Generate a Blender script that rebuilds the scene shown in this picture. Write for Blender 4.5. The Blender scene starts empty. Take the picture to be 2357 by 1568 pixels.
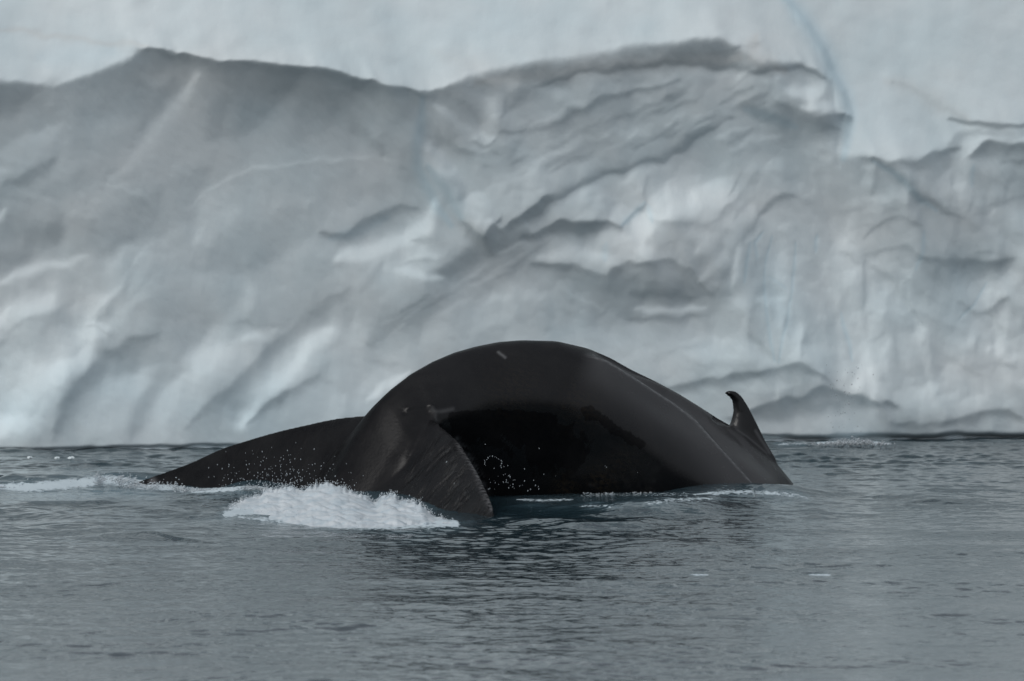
import bpy, bmesh, math
import numpy as np

# ------------------------------------------------------------------ camera, world, sun, exposure
scene = bpy.context.scene
F = 14731.0          # focal length in picture units (picture 2357 units wide)
PX0 = 1178.5         # picture centre
PY0 = 262.7          # horizon row
CAMH = 3.0           # camera height over the water
CAMY = -50.0
cam_d = bpy.data.cameras.new('camera')
cam = bpy.data.objects.new('camera', cam_d)
scene.collection.objects.link(cam)
cam.location = (0.0, CAMY, CAMH)
cam.rotation_euler = (math.radians(90), 0, 0)
cam_d.sensor_width = 36.0
cam_d.lens = 36.0 * F / 2357.0
cam_d.shift_y = -(784.0 - PY0) / 2357.0
cam_d.clip_start = 0.5
cam_d.clip_end = 3000.0
cam_d.dof.use_dof = True
cam_d.dof.focus_distance = 47.5
cam_d.dof.aperture_fstop = 4.5
scene.camera = cam

SUN_EL = math.radians(47)
SUN_AZ = math.radians(230)      # compass: clockwise from +Y
world = bpy.data.worlds.new('World')
scene.world = world
world.use_nodes = True
wn = world.node_tree
wn.nodes.clear()
w_out = wn.nodes.new('ShaderNodeOutputWorld')
w_bg = wn.nodes.new('ShaderNodeBackground')
w_sky = wn.nodes.new('ShaderNodeTexSky')
w_sky.sky_type = 'NISHITA'
w_sky.sun_disc = False
w_sky.sun_elevation = SUN_EL
w_sky.sun_rotation = SUN_AZ
w_sky.dust_density = 5.0
w_sky.air_density = 1.0
w_hsv = wn.nodes.new('ShaderNodeHueSaturation')
w_hsv.inputs['Saturation'].default_value = 0.45      # overcast: grey cloud layer
w_mix = wn.nodes.new('ShaderNodeMix'); w_mix.data_type = 'RGBA'
w_mix.inputs[0].default_value = 0.6                   # the cloud evens the sky out
w_mix.inputs[7].default_value = (5.7, 6.1, 6.62, 1)
wn.links.new(w_sky.outputs[0], w_hsv.inputs['Color'])
wn.links.new(w_hsv.outputs[0], w_mix.inputs[6])
wn.links.new(w_mix.outputs[2], w_bg.inputs['Color'])
w_bg.inputs['Strength'].default_value = 0.075
wn.links.new(w_bg.outputs[0], w_out.inputs[0])

sun_d = bpy.data.lights.new('sun', 'SUN')
sun_d.energy = 1.4
sun_d.angle = math.radians(50)
sun_d.color = (1.0, 0.985, 0.96)
sun = bpy.data.objects.new('sun', sun_d)
scene.collection.objects.link(sun)
from mathutils import Vector
sdir = Vector((math.sin(SUN_AZ) * math.cos(SUN_EL), math.cos(SUN_AZ) * math.cos(SUN_EL), math.sin(SUN_EL)))
sun.rotation_euler = sdir.to_track_quat('Z', 'Y').to_euler()
sun.location = (0, -20, 40)

vs = scene.view_settings
vs.view_transform = 'Standard'
vs.look = 'None'
vs.gamma = 1.0
vs.exposure = 0.24
vs.use_curve_mapping = False
scene.cycles.max_bounces = 5
scene.cycles.diffuse_bounces = 3
scene.cycles.glossy_bounces = 3

# ------------------------------------------------------------------ helpers
RNG = np.random.default_rng(7)
ROOT = scene.collection

def pix(px, py, d):
    """picture position + distance -> place in the scene"""
    return np.array([(px - PX0) * d / F, d + CAMY, CAMH - (py - PY0) * d / F])

def tag(o, label=None, cat=None, group=None, kind=None):
    if label: o['label'] = label
    if cat: o['category'] = cat
    if group: o['group'] = group
    if kind: o['kind'] = kind
    return o

def link(o, parent=None):
    ROOT.objects.link(o)
    if parent: o.parent = parent
    return o

def mesh_np(name, verts, quads, mat, parent=None, smooth=True, tris=None):
    me = bpy.data.meshes.new(name)
    verts = np.asarray(verts, dtype=np.float32)
    nq = len(quads); nt = 0 if tris is None else len(tris)
    me.vertices.add(len(verts)); me.vertices.foreach_set('co', verts.ravel())
    idx = np.asarray(quads, dtype=np.int32).ravel() if nq else np.zeros(0, np.int32)
    if nt: idx = np.concatenate([idx, np.asarray(tris, dtype=np.int32).ravel()])
    me.loops.add(len(idx)); me.loops.foreach_set('vertex_index', idx)
    starts = np.concatenate([np.arange(nq) * 4, nq * 4 + np.arange(nt) * 3]).astype(np.int32)
    me.polygons.add(nq + nt); me.polygons.foreach_set('loop_start', starts)
    me.update(calc_edges=True); me.validate()
    if smooth: me.polygons.foreach_set('use_smooth', np.ones(nq + nt, dtype=bool))
    if mat: me.materials.append(mat)
    o = bpy.data.objects.new(name, me)
    return link(o, parent)

def vattr(o, name, vals):
    a = o.data.attributes.new(name, 'FLOAT', 'POINT')
    a.data.foreach_set('value', np.asarray(vals, dtype=np.float32))

def grid_quads(nr, nc):
    i = np.arange(nr * nc).reshape(nr, nc)
    return np.stack([i[:-1, :-1], i[:-1, 1:], i[1:, 1:], i[1:, :-1]], -1).reshape(-1, 4)

def smoothstep(a, b, x):
    t = np.clip((x - a) / (b - a), 0, 1)
    return t * t * (3 - 2 * t)

def waves_noise(x, y, n, lmin, lmax, seed, aniso=1.0, ang=0.0, spread=math.pi):
    """sum of n random sinusoids, unit rms"""
    r = np.random.default_rng(seed)
    out = np.zeros_like(x)
    for i in range(n):
        L = math.exp(r.uniform(math.log(lmin), math.log(lmax)))
        a = ang + r.uniform(-spread, spread)
        kx, ky = 2 * math.pi / L * math.cos(a), 2 * math.pi / L * math.sin(a) * aniso
        out += np.sin(kx * x + ky * y + r.uniform(0, 6.283))
    return out * math.sqrt(2.0 / n)

class NT:
    """small node-tree helper"""
    def __init__(self, name):
        self.m = bpy.data.materials.new(name); self.m.use_nodes = True
        self.t = self.m.node_tree; self.p = self.t.nodes['Principled BSDF']
        self.out = self.t.nodes['Material Output']
    def n(self, typ, **kw):
        nd = self.t.nodes.new(typ)
        for k, v in kw.items():
            if hasattr(nd, k): setattr(nd, k, v)
            else: nd.inputs[k].default_value = v
        return nd
    def l(self, a, b): self.t.links.new(a, b)
    def attr(self, name): return self.n('ShaderNodeAttribute', attribute_name=name).outputs['Fac']
    def obj(self): return self.n('ShaderNodeTexCoord').outputs['Object']
    def noise(self, vec, scale, detail=4, rough=0.55, stretch=None):
        if stretch is not None:
            mp = self.n('ShaderNodeMapping'); mp.inputs['Scale'].default_value = stretch
            self.l(vec, mp.inputs['Vector']); vec = mp.outputs[0]
        nz = self.n('ShaderNodeTexNoise'); nz.inputs['Scale'].default_value = scale
        nz.inputs['Detail'].default_value = detail; nz.inputs['Roughness'].default_value = rough
        self.l(vec, nz.inputs['Vector']); return nz.outputs['Fac']
    def ramp(self, fac, stops):
        r = self.n('ShaderNodeValToRGB'); e = r.color_ramp.elements
        while len(e) < len(stops): e.new(0.5)
        for el, (p, c) in zip(e, stops):
            el.position = p; el.color = (c, c, c, 1) if isinstance(c, (int, float)) else (*c, 1)
        self.l(fac, r.inputs['Fac']); return r.outputs['Color']
    def mix(self, fac, a, b, mode='MIX'):
        m = self.n('ShaderNodeMix', data_type='RGBA', blend_type=mode)
        for sock, v in ((m.inputs[0], fac), (m.inputs[6], a), (m.inputs[7], b)):
            if hasattr(v, 'links'): self.l(v, sock)
            elif isinstance(v, (int, float)): sock.default_value = v if sock.type == 'VALUE' else (v, v, v, 1)
            else: sock.default_value = (*v, 1)
        return m.outputs[2]
    def math(self, op, a, b=None):
        m = self.n('ShaderNodeMath', operation=op)
        for i, v in enumerate((a, b)):
            if v is None: continue
            if hasattr(v, 'links'): self.l(v, m.inputs[i])
            else: m.inputs[i].default_value = v
        return m.outputs[0]
    def bump(self, h, strength, dist, normal=None):
        b = self.n('ShaderNodeBump'); b.inputs['Strength'].default_value = strength
        b.inputs['Distance'].default_value = dist; self.l(h, b.inputs['Height'])
        if normal is not None: self.l(normal, b.inputs['Normal'])
        return b.outputs[0]

# ------------------------------------------------------------------ materials
def mat_ice():
    k = NT('glacier_ice')
    o = k.obj()
    mott = k.ramp(k.noise(o, 0.9, 4), [(0.38, 0.0), (0.64, 1.0)])
    base = k.mix(mott, (0.715, 0.784, 0.81), (0.645, 0.742, 0.779))
    warm = k.ramp(k.noise(o, 0.55, 3, stretch=(1, 1, 2.2)), [(0.5, 0.0), (0.75, 0.4)])
    base = k.mix(warm, base, (0.745, 0.775, 0.785))
    base = k.mix(k.attr('blue'), base, (0.47, 0.68, 0.79))
    base = k.mix(k.attr('beige'), base, (0.62, 0.60, 0.57))
    k.l(base, k.p.inputs['Base Color'])
    k.p.inputs['Roughness'].default_value = 0.55
    k.p.inputs['Specular IOR Level'].default_value = 0.2
    h = k.noise(o, 9, 6, 0.6)
    k.l(k.bump(h, 0.10, 0.03), k.p.inputs['Normal'])
    return k.m

def mat_water():
    k = NT('sea_water')
    o = k.obj()
    milk = k.attr('milk'); foam = k.attr('foam')
    base = k.mix(milk, (0.012, 0.026, 0.034), (0.13, 0.20, 0.24))
    fn = k.ramp(k.math('ADD', foam, k.math('MULTIPLY', k.math('SUBTRACT', k.noise(o, 26, 5, 0.7, stretch=(1.0, 0.45, 1)), 0.5), 1.3)), [(0.42, 0.0), (0.62, 1.0)])
    fn = k.math('MULTIPLY', fn, k.math('MINIMUM', k.math('MULTIPLY', foam, 6.0), 1.0))
    base = k.mix(fn, base, (0.42, 0.49, 0.53))
    k.l(base, k.p.inputs['Base Color'])
    k.l(k.math('ADD', 0.08, k.math('MULTIPLY', fn, 0.64)), k.p.inputs['Roughness'])
    k.p.inputs['IOR'].default_value = 1.333
    h1 = k.noise(o, 6.0, 2, 0.5, stretch=(1.0, 0.8, 1))
    h2 = k.noise(o, 15.0, 2, 0.5, stretch=(1.0, 0.9, 1))
    h = k.math('ADD', h1, k.math('MULTIPLY', h2, 0.42))
    k.l(k.bump(h, 1.0, 0.011), k.p.inputs['Normal'])
    return k.m

def mat_whale():
    k = NT('whale_skin')
    o = k.obj()
    mott = k.ramp(k.noise(o, 2.6, 8, 0.68), [(0.38, 0.0), (0.68, 1.0)])
    base = k.mix(mott, (0.0042, 0.0042, 0.0050), (0.0100, 0.0099, 0.0105))
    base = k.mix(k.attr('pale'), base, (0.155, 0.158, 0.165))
    base = k.mix(k.attr('brown'), base, (0.032, 0.024, 0.015))
    k.l(base, k.p.inputs['Base Color'])
    rr = k.ramp(k.noise(o, 6, 5), [(0.3, 0.17), (0.7, 0.30)])
    k.l(rr, k.p.inputs['Roughness'])
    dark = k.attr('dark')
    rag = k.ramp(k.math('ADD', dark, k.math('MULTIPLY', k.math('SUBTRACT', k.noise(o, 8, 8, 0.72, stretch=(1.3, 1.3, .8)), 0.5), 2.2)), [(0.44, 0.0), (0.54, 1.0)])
    k.p.inputs['Specular IOR Level'].default_value = 0.0
    # creases of the tail skin run from the leading to the trailing edge
    def dot(v):
        d = k.n('ShaderNodeVectorMath', operation='DOT_PRODUCT'); k.l(o, d.inputs[0]); d.inputs[1].default_value = v
        return d.outputs['Value']
    cx = k.n('ShaderNodeCombineXYZ')
    k.l(dot((0.5426, -0.84, 0.35)), cx.inputs[0]); k.l(k.math('MULTIPLY', dot((-0.647, -0.418, -0.64)), 0.10), cx.inputs[1]); k.l(k.math('MULTIPLY', dot((0.54, 0.35, -0.77)), 0.1), cx.inputs[2])
    wr = k.noise(cx.outputs[0], 15, 5, 0.62)
    wr = k.ramp(wr, [(0.30, 0.0), (0.47, 0.85), (0.7, 1.0)])
    h = k.math('ADD', k.math('MULTIPLY', k.noise(o, 38, 4, 0.65), 0.07), k.math('MULTIPLY', wr, k.attr('wrinkle')))
    nb = k.bump(h, 0.85, 0.022)
    k.l(nb, k.p.inputs['Normal'])
    # wet sheen: weak, rising towards grazing view
    gl = k.n('ShaderNodeBsdfGlossy'); k.l(rr, gl.inputs['Roughness']); k.l(nb, gl.inputs['Normal'])
    lw = k.n('ShaderNodeLayerWeight'); lw.inputs['Blend'].default_value = 0.5; k.l(nb, lw.inputs['Normal'])
    fac = k.math("ADD", 0.033, k.math('MULTIPLY', k.math('POWER', lw.outputs['Facing'], 6.0), 0.28))
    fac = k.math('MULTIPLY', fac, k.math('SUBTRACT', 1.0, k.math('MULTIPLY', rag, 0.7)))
    fac = k.math('MULTIPLY', fac, k.math('SUBTRACT', 1.0, k.math('MULTIPLY', k.attr('tail'), 0.52)))
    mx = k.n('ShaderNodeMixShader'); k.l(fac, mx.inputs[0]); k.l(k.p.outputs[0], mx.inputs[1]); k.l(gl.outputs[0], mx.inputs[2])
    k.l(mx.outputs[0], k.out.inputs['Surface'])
    return k.m

def mat_foam():
    k = NT('sea_foam')
    o = k.obj()
    c = k.mix(k.ramp(k.noise(o, 9, 4), [(0.4, 0.0), (0.7, 1.0)]), (0.46, 0.50, 0.53), (0.34, 0.41, 0.46))
    k.l(c, k.p.inputs['Base Color'])
    k.p.inputs['Roughness'].default_value = 0.45
    return k.m

def mat_drop():
    k = NT('water_drop')
    k.p.inputs['Base Color'].default_value = (0.36, 0.40, 0.43, 1)
    k.p.inputs['Roughness'].default_value = 0.12
    k.p.inputs['IOR'].default_value = 1.333
    return k.m
M_FOAM = mat_foam(); M_DROP = mat_drop()
M_ICE = mat_ice(); M_SEA = mat_water(); M_SKIN = mat_whale()

# ------------------------------------------------------------------ iceberg
# The face is carved: every stroke states how far the ice leans towards the sky (light values)
# or overhangs (dark values) there; the leans are integrated into a real relief.
CELL = 2.0
GX0, GX1, GY0, GY1 = -500, 2860, -420, 1180
gx = np.arange(GX0, GX1, CELL); gy = np.arange(GY0, GY1, CELL)
GX, GY = np.meshgrid(gx, gy)

def carve_map():
    lip_x = [-500, -200, 0, 60, 130, 160, 250, 310, 345, 440, 520, 580, 650, 770, 850, 920, 980, 1020, 1080, 1228, 1320, 1405, 1442, 1559,
             1596, 1657, 1706, 1749, 1792, 1841, 1890, 1915, 1925, 1990, 2040, 2120, 2160, 2200, 2240, 2300, 2357, 2500, 2860]
    lip_y = [230, 205, 189, 191, 203, 190, 160, 132, 108, 128, 143, 140, 150, 160, 187, 200, 211, 203, 180, 147, 138, 120, 107, 104,
             92, 92, 117, 141, 144, 150, 168, 185, 350, 360, 370, 362, 347, 330, 325, 322, 330, 350, 330]
    soft_x = [-500, 0, 130, 300, 345, 980, 1030, 1100, 1800, 1900, 2000, 2860]
    soft_y = [10, 9, 6, 12, 3, 3, 7, 16, 10, 9, 18, 16]
    wob = waves_noise(GX, GX * 0, 14, 22, 120, 3) * .9 + waves_noise(GX, GY, 20, 16, 60, 4) * .9
    lip = np.interp(GX, lip_x, lip_y) + wob
    soft = np.interp(GX, soft_x, soft_y)
    cols = np.array([-500, 0, 200, 400, 600, 800, 1000, 1200, 1400, 1600, 1800, 2000, 2200, 2400, 2860])
    rows = np.array([100, 200, 300, 400, 500, 600, 700, 800, 900, 1000, 1180])
    tab = np.array([
        [130, 128, 135, 125, 120, 112, 128, 130, 140, 125, 150, 180, 182, 182, 182],
        [132, 128, 135, 126, 122, 114, 130, 135, 148, 148, 150, 180, 182, 182, 182],
        [138, 132, 140, 138, 131, 126, 140, 140, 143, 143, 136, 178, 180, 150, 150],
        [140, 138, 143, 142, 138, 138, 138, 150, 148, 150, 148, 142, 156, 148, 150],
        [140, 132, 143, 143, 143, 143, 140, 148, 150, 158, 152, 148, 146, 157, 150],
        [145, 145, 148, 147, 147, 150, 148, 125, 140, 128, 153, 155, 140, 155, 150],
        [150, 157, 154, 150, 148, 140, 140, 140, 120, 124, 154, 158, 150, 158, 150],
        [150, 158, 150, 148, 150, 149, 140, 145, 146, 147, 154, 160, 154, 160, 150],
        [150, 160, 146, 152, 150, 150, 150, 148, 146, 138, 124, 152, 157, 155, 150],
        [150, 155, 147, 150, 150, 150, 150, 145, 140, 138, 134, 124, 126, 140, 140],
        [140, 140, 140, 140, 140, 140, 140, 140, 135, 130, 125, 120, 120, 130, 130]], float)
    # bilinear table
    fx = np.interp(GX, cols, np.arange(len(cols))); fy = np.interp(GY, rows, np.arange(len(rows)))
    ix = np.clip(fx.astype(int), 0, len(cols) - 2); iy = np.clip(fy.astype(int), 0, len(rows) - 2)
    tx = smoothstep(0, 1, fx - ix); ty = smoothstep(0, 1, fy - iy)
    low = (tab[iy, ix] * (1 - tx) + tab[iy, ix + 1] * tx) * (1 - ty) + (tab[iy + 1, ix] * (1 - tx) + tab[iy + 1, ix + 1] * tx) * ty
    up = 183.0 + waves_noise(GX, GY, 30, 60, 500, 11, 1.6) * 1.5
    m = smoothstep(-1, 1, (GY - lip) / soft)
    T = up * (1 - m) + low * m
    blue = np.zeros_like(T); beige = np.zeros_like(T); groove = np.zeros_like(T); recess = np.zeros_like(T)

    for kind, pts, wu, wd, val, al in STROKES:
        r = max(wu, wd) * 2.6 + 6
        x0, x1 = min(p[0] for p in pts) - r, max(p[0] for p in pts) + r
        y0, y1 = min(p[1] for p in pts) - r, max(p[1] for p in pts) + r
        c0, c1 = np.searchsorted(gx, [x0, x1]); r0, r1 = np.searchsorted(gy, [y0, y1])
        if c1 <= c0 or r1 <= r0: continue
        sl = (slice(r0, r1), slice(c0, c1))
        wp = 1.0 if kind in 'TE' else .25
        X = GX[sl] + wp * WARPX[sl]; Y = GY[sl] + wp * WARPY[sl]; Tsub = T[sl]
        # local evaluation
        best = np.full(Tsub.shape, 1e9); sgn = np.zeros(Tsub.shape); along = np.zeros(Tsub.shape); L = 0.0
        tot = sum(math.hypot(b[0] - a[0], b[1] - a[1]) for a, b in zip(pts[:-1], pts[1:]))
        for a, b in zip(pts[:-1], pts[1:]):
            dx, dy = b[0] - a[0], b[1] - a[1]; l2 = dx * dx + dy * dy; ln = math.sqrt(l2)
            t = np.clip(((X - a[0]) * dx + (Y - a[1]) * dy) / l2, 0, 1)
            ex = X - a[0] - t * dx; ey = Y - a[1] - t * dy
            d = np.hypot(ex, ey); s = np.sign(dx * ey - dy * ex) * (1 if dx >= 0 else -1)
            k = d < best
            best = np.where(k, d, best); sgn = np.where(k, s, sgn); along = np.where(k, (L + t * ln) / tot, along); L += ln
        w = np.where(sgn < 0, wu, wd)
        # ends taper
        w = w * (0.45 + 0.55 * np.minimum(smoothstep(0, 0.22, along), smoothstep(0, 0.22, 1 - along))) if tot > 3 * max(wu, wd) else w
        g = np.exp(-(best / np.maximum(w, 0.5)) ** 2)
        if kind == 'T': T[sl] = Tsub + (val - Tsub) * al * g
        elif kind == 'B': blue[sl] = np.maximum(blue[sl], .62 * al * g)
        elif kind == 'E': beige[sl] = np.maximum(beige[sl], al * g)
        elif kind == 'R':
            bb = np.full(Tsub.shape, 1e9); X = GX[sl]; Y = GY[sl]
            for a, b in zip(pts[:-1], pts[1:]):
                dx, dy = b[0] - a[0], b[1] - a[1]; t = np.clip(((X - a[0]) * dx + (Y - a[1]) * dy) / (dx * dx + dy * dy), 0, 1)
                bb = np.minimum(bb, np.hypot(X - a[0] - t * dx, Y - a[1] - t * dy))
            east = X > np.interp(Y, [p[1] for p in pts], [p[0] for p in pts])
            recess[sl] = np.maximum(recess[sl], val * np.where(east, smoothstep(0, 20, bb) * np.exp(-(bb / wu) ** 2), 0) * smoothstep(pts[-1][1], pts[-1][1] - 170, Y))
        elif kind == 'G': groove[sl] = np.maximum(groove[sl], .45 * val * g)
    return T, blue, beige, groove, recess, m   # lean map, tints, depths, mask of the face

WARPX = waves_noise(GX, GY, 24, 25, 160, 21) * 3.0
WARPY = waves_noise(GX, GY, 24, 25, 160, 22) * 3.0
STROKES = []
def S(pts, wu, wd, val, al): STROKES.append(('T', pts, wu, wd, val, al))
def B(pts, w, al): STROKES.append(('B', pts, w, w, 0, al))
def E(pts, w, al): STROKES.append(('E', pts, w, w, 0, al))
def G(pts, w, dep): STROKES.append(('G', pts, w, w, dep, 1))
def blob(cx, cy, rx, ry, ang, val, al):
    """an elongated soft patch"""
    a = math.radians(ang); L = max(rx - ry, 2)
    S([(cx - L * math.cos(a), cy - L * math.sin(a)), (cx + L * math.cos(a), cy + L * math.sin(a))], ry, ry, val, al)

# --- left wall
S([(345,114),(440,133),(520,148),(580,145),(650,155),(770,166),(850,193),(920,206),(980,216)], 3, 60, 112, .55)
S([(345,112),(440,131),(520,146),(580,143),(650,153),(770,164),(850,190),(920,203),(980,214)], 2.5, 18, 98, .8)
S([(410,190),(375,240),(330,300)], 26, 26, 119, .6)
S([(458,172),(400,245),(350,310),(300,372),(268,408)], 15, 22, 154, .75)
blob(45,235,70,28,0,116,.6)
blob(130,215,10,30,90,140,.4)
S([(128,362),(95,392),(50,412),(10,425)], 9, 16, 112, .65)
S([(38,436),(85,447),(135,468)], 5, 6, 152, .5)
blob(100,545,55,24,-15,114,.65); blob(25,595,60,24,-12,122,.6); blob(30,520,60,20,0,130,.5)
S([(0,652),(60,622),(110,606),(165,597),(195,590)], 11, 18, 172, .8)
S([(60,668),(110,632),(160,622)], 8, 12, 142, .5)
blob(85,705,58,26,-20,171,.8)
S([(20,770),(55,745),(110,722),(170,700)], 8, 9, 138, .45)
S([(215,752),(160,800),(105,870),(55,935),(5,985)], 46, 46, 176, .85)
S([(250,752),(230,765),(180,790)], 14, 16, 172, .6)
S([(200,750),(235,762),(275,778)], 2.5, 3, 128, .6)
S([(345,768),(300,786),(235,818),(190,872),(150,932),(132,990)], 9, 40, 121, .8)
S([(420,850),(375,868),(342,905),(325,950),(305,1000)], 20, 26, 126, .65)
S([(290,820),(255,880),(215,950)], 14, 14, 146, .4)
S([(283,652),(245,690),(215,728),(190,762)], 14, 3, 168, .65)
S([(297,655),(255,702),(225,742)], 3, 18, 133, .6)
S([(310,560),(265,610),(240,650)], 10, 10, 156, .45)
S([(375,590),(330,640),(300,690)], 8, 8, 138, .4)
S([(350,560),(300,620),(260,665)], 6, 6, 160, .4)
S([(470,520),(455,560),(440,600)], 6, 6, 158, .4); S([(490,540),(480,600),(470,660)], 6, 10, 140, .35)
blob(480,822,62,44,-35,177,.85)
blob(600,768,52,14,-20,170,.65); S([(500,746),(580,744),(650,742)], 2, 6, 133, .5)
S([(800,668),(760,688),(715,731),(625,795),(545,881),(470,935),(430,990)], 8, 26, 124, .75)
S([(765,762),(725,790),(680,845),(610,915),(552,985)], 30, 30, 179, .9)
blob(750,765,46,24,-20,172,.6)
S([(735,858),(650,907),(575,968)], 4, 20, 128, .7)
S([(470,960),(430,1000),(410,1020)], 12, 12, 160, .4)
S([(620,975),(600,1000)], 10, 10, 158, .4)
S([(940,855),(890,888),(850,915)], 9, 9, 174, .75); S([(855,828),(885,842),(925,836)], 6, 9, 128, .6)
S([(820,720),(815,760),(825,800)], 5, 10, 160, .4)
S([(480,438),(540,404),(620,384),(720,369),(830,361),(935,371)], 4, 4, 160, .45)
S([(480,446),(540,412),(620,392),(720,377),(830,369),(935,379)], 3, 8, 131, .5)
S([(470,448),(440,470),(415,490)], 4, 4, 158, .5)
S([(250,428),(290,434),(330,447),(357,475),(372,492)], 3, 3, 162, .55)
S([(262,440),(295,445),(325,457),(347,482)], 3, 12, 130, .5)
S([(240,395),(170,480),(150,520)], 12, 12, 152, .4)
S([(713,465),(718,500),(727,532)], 3, 4, 128, .5)
S([(600,470),(560,500),(520,540)], 18, 18, 152, .4)
S([(742,188),(778,240),(828,298),(882,350)], 14, 16, 109, .75)
S([(845,318),(895,298),(940,276)], 4, 4, 146, .6); S([(825,215),(855,240),(870,270)], 14, 14, 136, .5)
blob(915,255,45,32,60,108,.6); blob(960,330,20,60,90,118,.4)
# --- middle crevice and wedge
S([(974,216),(973,270),(960,340),(963,385),(985,432),(1002,470)], 13, 16, 124, .5)
B([(974,225),(973,270),(960,340),(963,385),(985,432),(1005,475),(1040,520)], 15, .5)
S([(985,385),(1030,440),(1062,500),(1090,535)], 16, 16, 116, .7); B([(985,385),(1030,440),(1062,500)], 18, .45)
S([(1003,240),(1045,278),(1095,315)], 13, 13, 162, .7)
S([(1050,228),(1085,250),(1110,282)], 12, 14, 116, .65)
blob(1135,250,34,22,80,166,.85); S([(1164,220),(1166,250),(1155,278)], 3, 6, 112, .6)
S([(1108,310),(1120,325),(1140,315)], 12, 12, 164, .7); S([(1092,322),(1106,333),(1120,334),(1145,322)], 2, 6, 104, .7)
S([(1000,290),(1040,330),(1085,350),(1150,352)], 4, 11, 120, .6)
S([(990,330),(1030,385),(1070,440),(1100,500)], 22, 26, 170, .75)
blob(1120,470,60,40,60,160,.55)
S([(1072,512),(1092,530),(1113,549),(1128,532),(1141,514),(1147,528),(1166,519),(1200,496),(1262,452)], 2.5, 26, 88, .9)
S([(1080,492),(1112,525),(1140,500)], 14, 10, 160, .6)
S([(1210,535),(1130,572),(1050,612),(990,640)], 24, 28, 100, .85)
S([(1200,585),(1110,632),(1010,682),(905,742),(850,795)], 30, 36, 120, .7)
for i in range(16):
    x = 900 + 22 * i + RNG.uniform(-8, 8); y = 745 - 10.5 * i + RNG.uniform(-25, 25)
    S([(x - 38, y + 24), (x + 38, y - 22)], 3, 4, RNG.choice([104, 150]), .45)
S([(1148,580),(1175,572),(1205,558)], 4, 4, 148, .75)
S([(744,538),(790,540),(830,515),(870,492),(905,480),(965,478)], 5, 20, 107, .85); B([(760,550),(830,530),(890,500)], 14, .3)
S([(775,592),(860,576),(935,553),(985,510),(998,470)], 24, 28, 176, .9)
blob(960,590,60,24,-10,168,.6)
S([(915,618),(960,634),(1015,640)], 9, 10, 174, .75)
S([(950,552),(992,549),(1035,556)], 3, 10, 134, .6)
S([(930,608),(965,604),(1010,592),(1050,570)], 3, 8, 128, .6)
S([(760,608),(830,605),(880,606)], 4, 20, 143, .5)
S([(882,608),(852,640),(832,672)], 10, 10, 128, .6)
S([(790,690),(740,700),(690,740)], 10, 22, 128, .5)
blob(1190,668,46,28,30,157,.65)
# --- ledges of the right half
S([(1228,206),(1280,188),(1332,167),(1436,161),(1520,150),(1619,152),(1690,158),(1712,170),(1738,171),(1775,157),(1841,158),(1900,180)], 12, 4, 100, .85)
blob(1620,122,92,18,-4,112,.7); blob(1400,140,90,14,-10,128,.5); blob(1180,178,90,14,-12,132,.5)
S([(1460,176),(1560,165),(1660,172),(1730,184),(1790,180)], 10, 12, 160, .65)
S([(1155,306),(1228,294),(1280,277),(1314,259),(1375,234),(1426,212),(1488,207),(1566,186)], 4, 11, 110, .75)
S([(1180,285),(1280,262),(1375,222),(1480,195)], 9, 5, 154, .5)
S([(1440,268),(1480,248),(1525,224),(1580,210)], 4, 9, 120, .6)
S([(1300,330),(1380,290),(1450,262)], 6, 10, 128, .5)
S([(1502,322),(1530,297),(1560,280)], 4, 7, 118, .6); blob(1520,330,16,10,0,158,.6)
S([(1240,390),(1330,345),(1420,305)], 8, 12, 130, .45); S([(1260,360),(1350,318)], 8, 8, 155, .4)
S([(1228,500),(1267,464),(1332,431),(1395,403),(1462,384),(1528,371),(1562,350),(1595,327),(1640,300),(1682,271)], 15, 3, 98, .85)
S([(1240,508),(1280,474),(1340,443),(1400,415),(1470,396),(1540,380)], 3, 12, 160, .6)
for i in range(46):
    x = RNG.uniform(1180, 1760); y = 395 - (x - 1180) * .22 + RNG.uniform(-115, 20)
    l = RNG.uniform(15, 45)
    S([(x - l, y + l * .5), (x, y + RNG.uniform(-4, 4)), (x + l, y - l * .5)], RNG.uniform(2, 5), RNG.uniform(3, 8), RNG.choice([112, 120, 160, 166]), RNG.uniform(.3, .6))
S([(1640,320),(1700,295),(1760,290)], 5, 6, 165, .6); S([(1680,345),(1730,318),(1800,312)], 7, 7, 162, .6); S([(1660,335),(1720,310)], 3, 5, 125, .5)
S([(1770,190),(1755,215),(1720,245)], 5, 10, 124, .5)
blob(1850,212,62,22,8,184,.9); blob(1880,247,50,13,0,184,.8)
S([(1715,248),(1765,262),(1830,290)], 12, 22, 112, .7); B([(1715,252),(1765,268),(1830,292)], 14, .4)
S([(1790,232),(1830,258),(1870,274),(1942,264)], 5, 36, 114, .85)
blob(1880,300,60,32,0,126,.7); S([(1830,275),(1880,282),(1935,300)], 4, 8, 106, .5)
S([(1790,332),(1840,350),(1900,355)], 12, 22, 140, .5)
S([(1803,0),(1850,60),(1888,120),(1905,168),(1932,215),(1946,262),(1938,320),(1930,360)], 4, 12, 172, .5)
B([(1790,-30),(1812,0),(1858,58),(1897,118),(1914,168),(1941,213),(1954,262),(1948,320),(1940,365)], 22, .6)
STROKES.append(('R', [(1640,-200),(1790,-30),(1803,0),(1850,58),(1888,118),(1905,168),(1932,213),(1945,262),(1938,320),(1930,365)], 110, 110, .03, 1))
B([(1960,330),(2000,260),(2050,300)], 60, .16); B([(2050,90),(2100,40)], 80, .08)
E([(2040,188),(2100,205),(2160,238),(2225,272)], 22, .18); S([(2050,190),(2110,212),(2160,238),(2215,270)], 9, 12, 172, .5)
S([(2180,272),(2230,279),(2290,291),(2357,285),(2450,290)], 4, 8, 130, .75)
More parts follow.
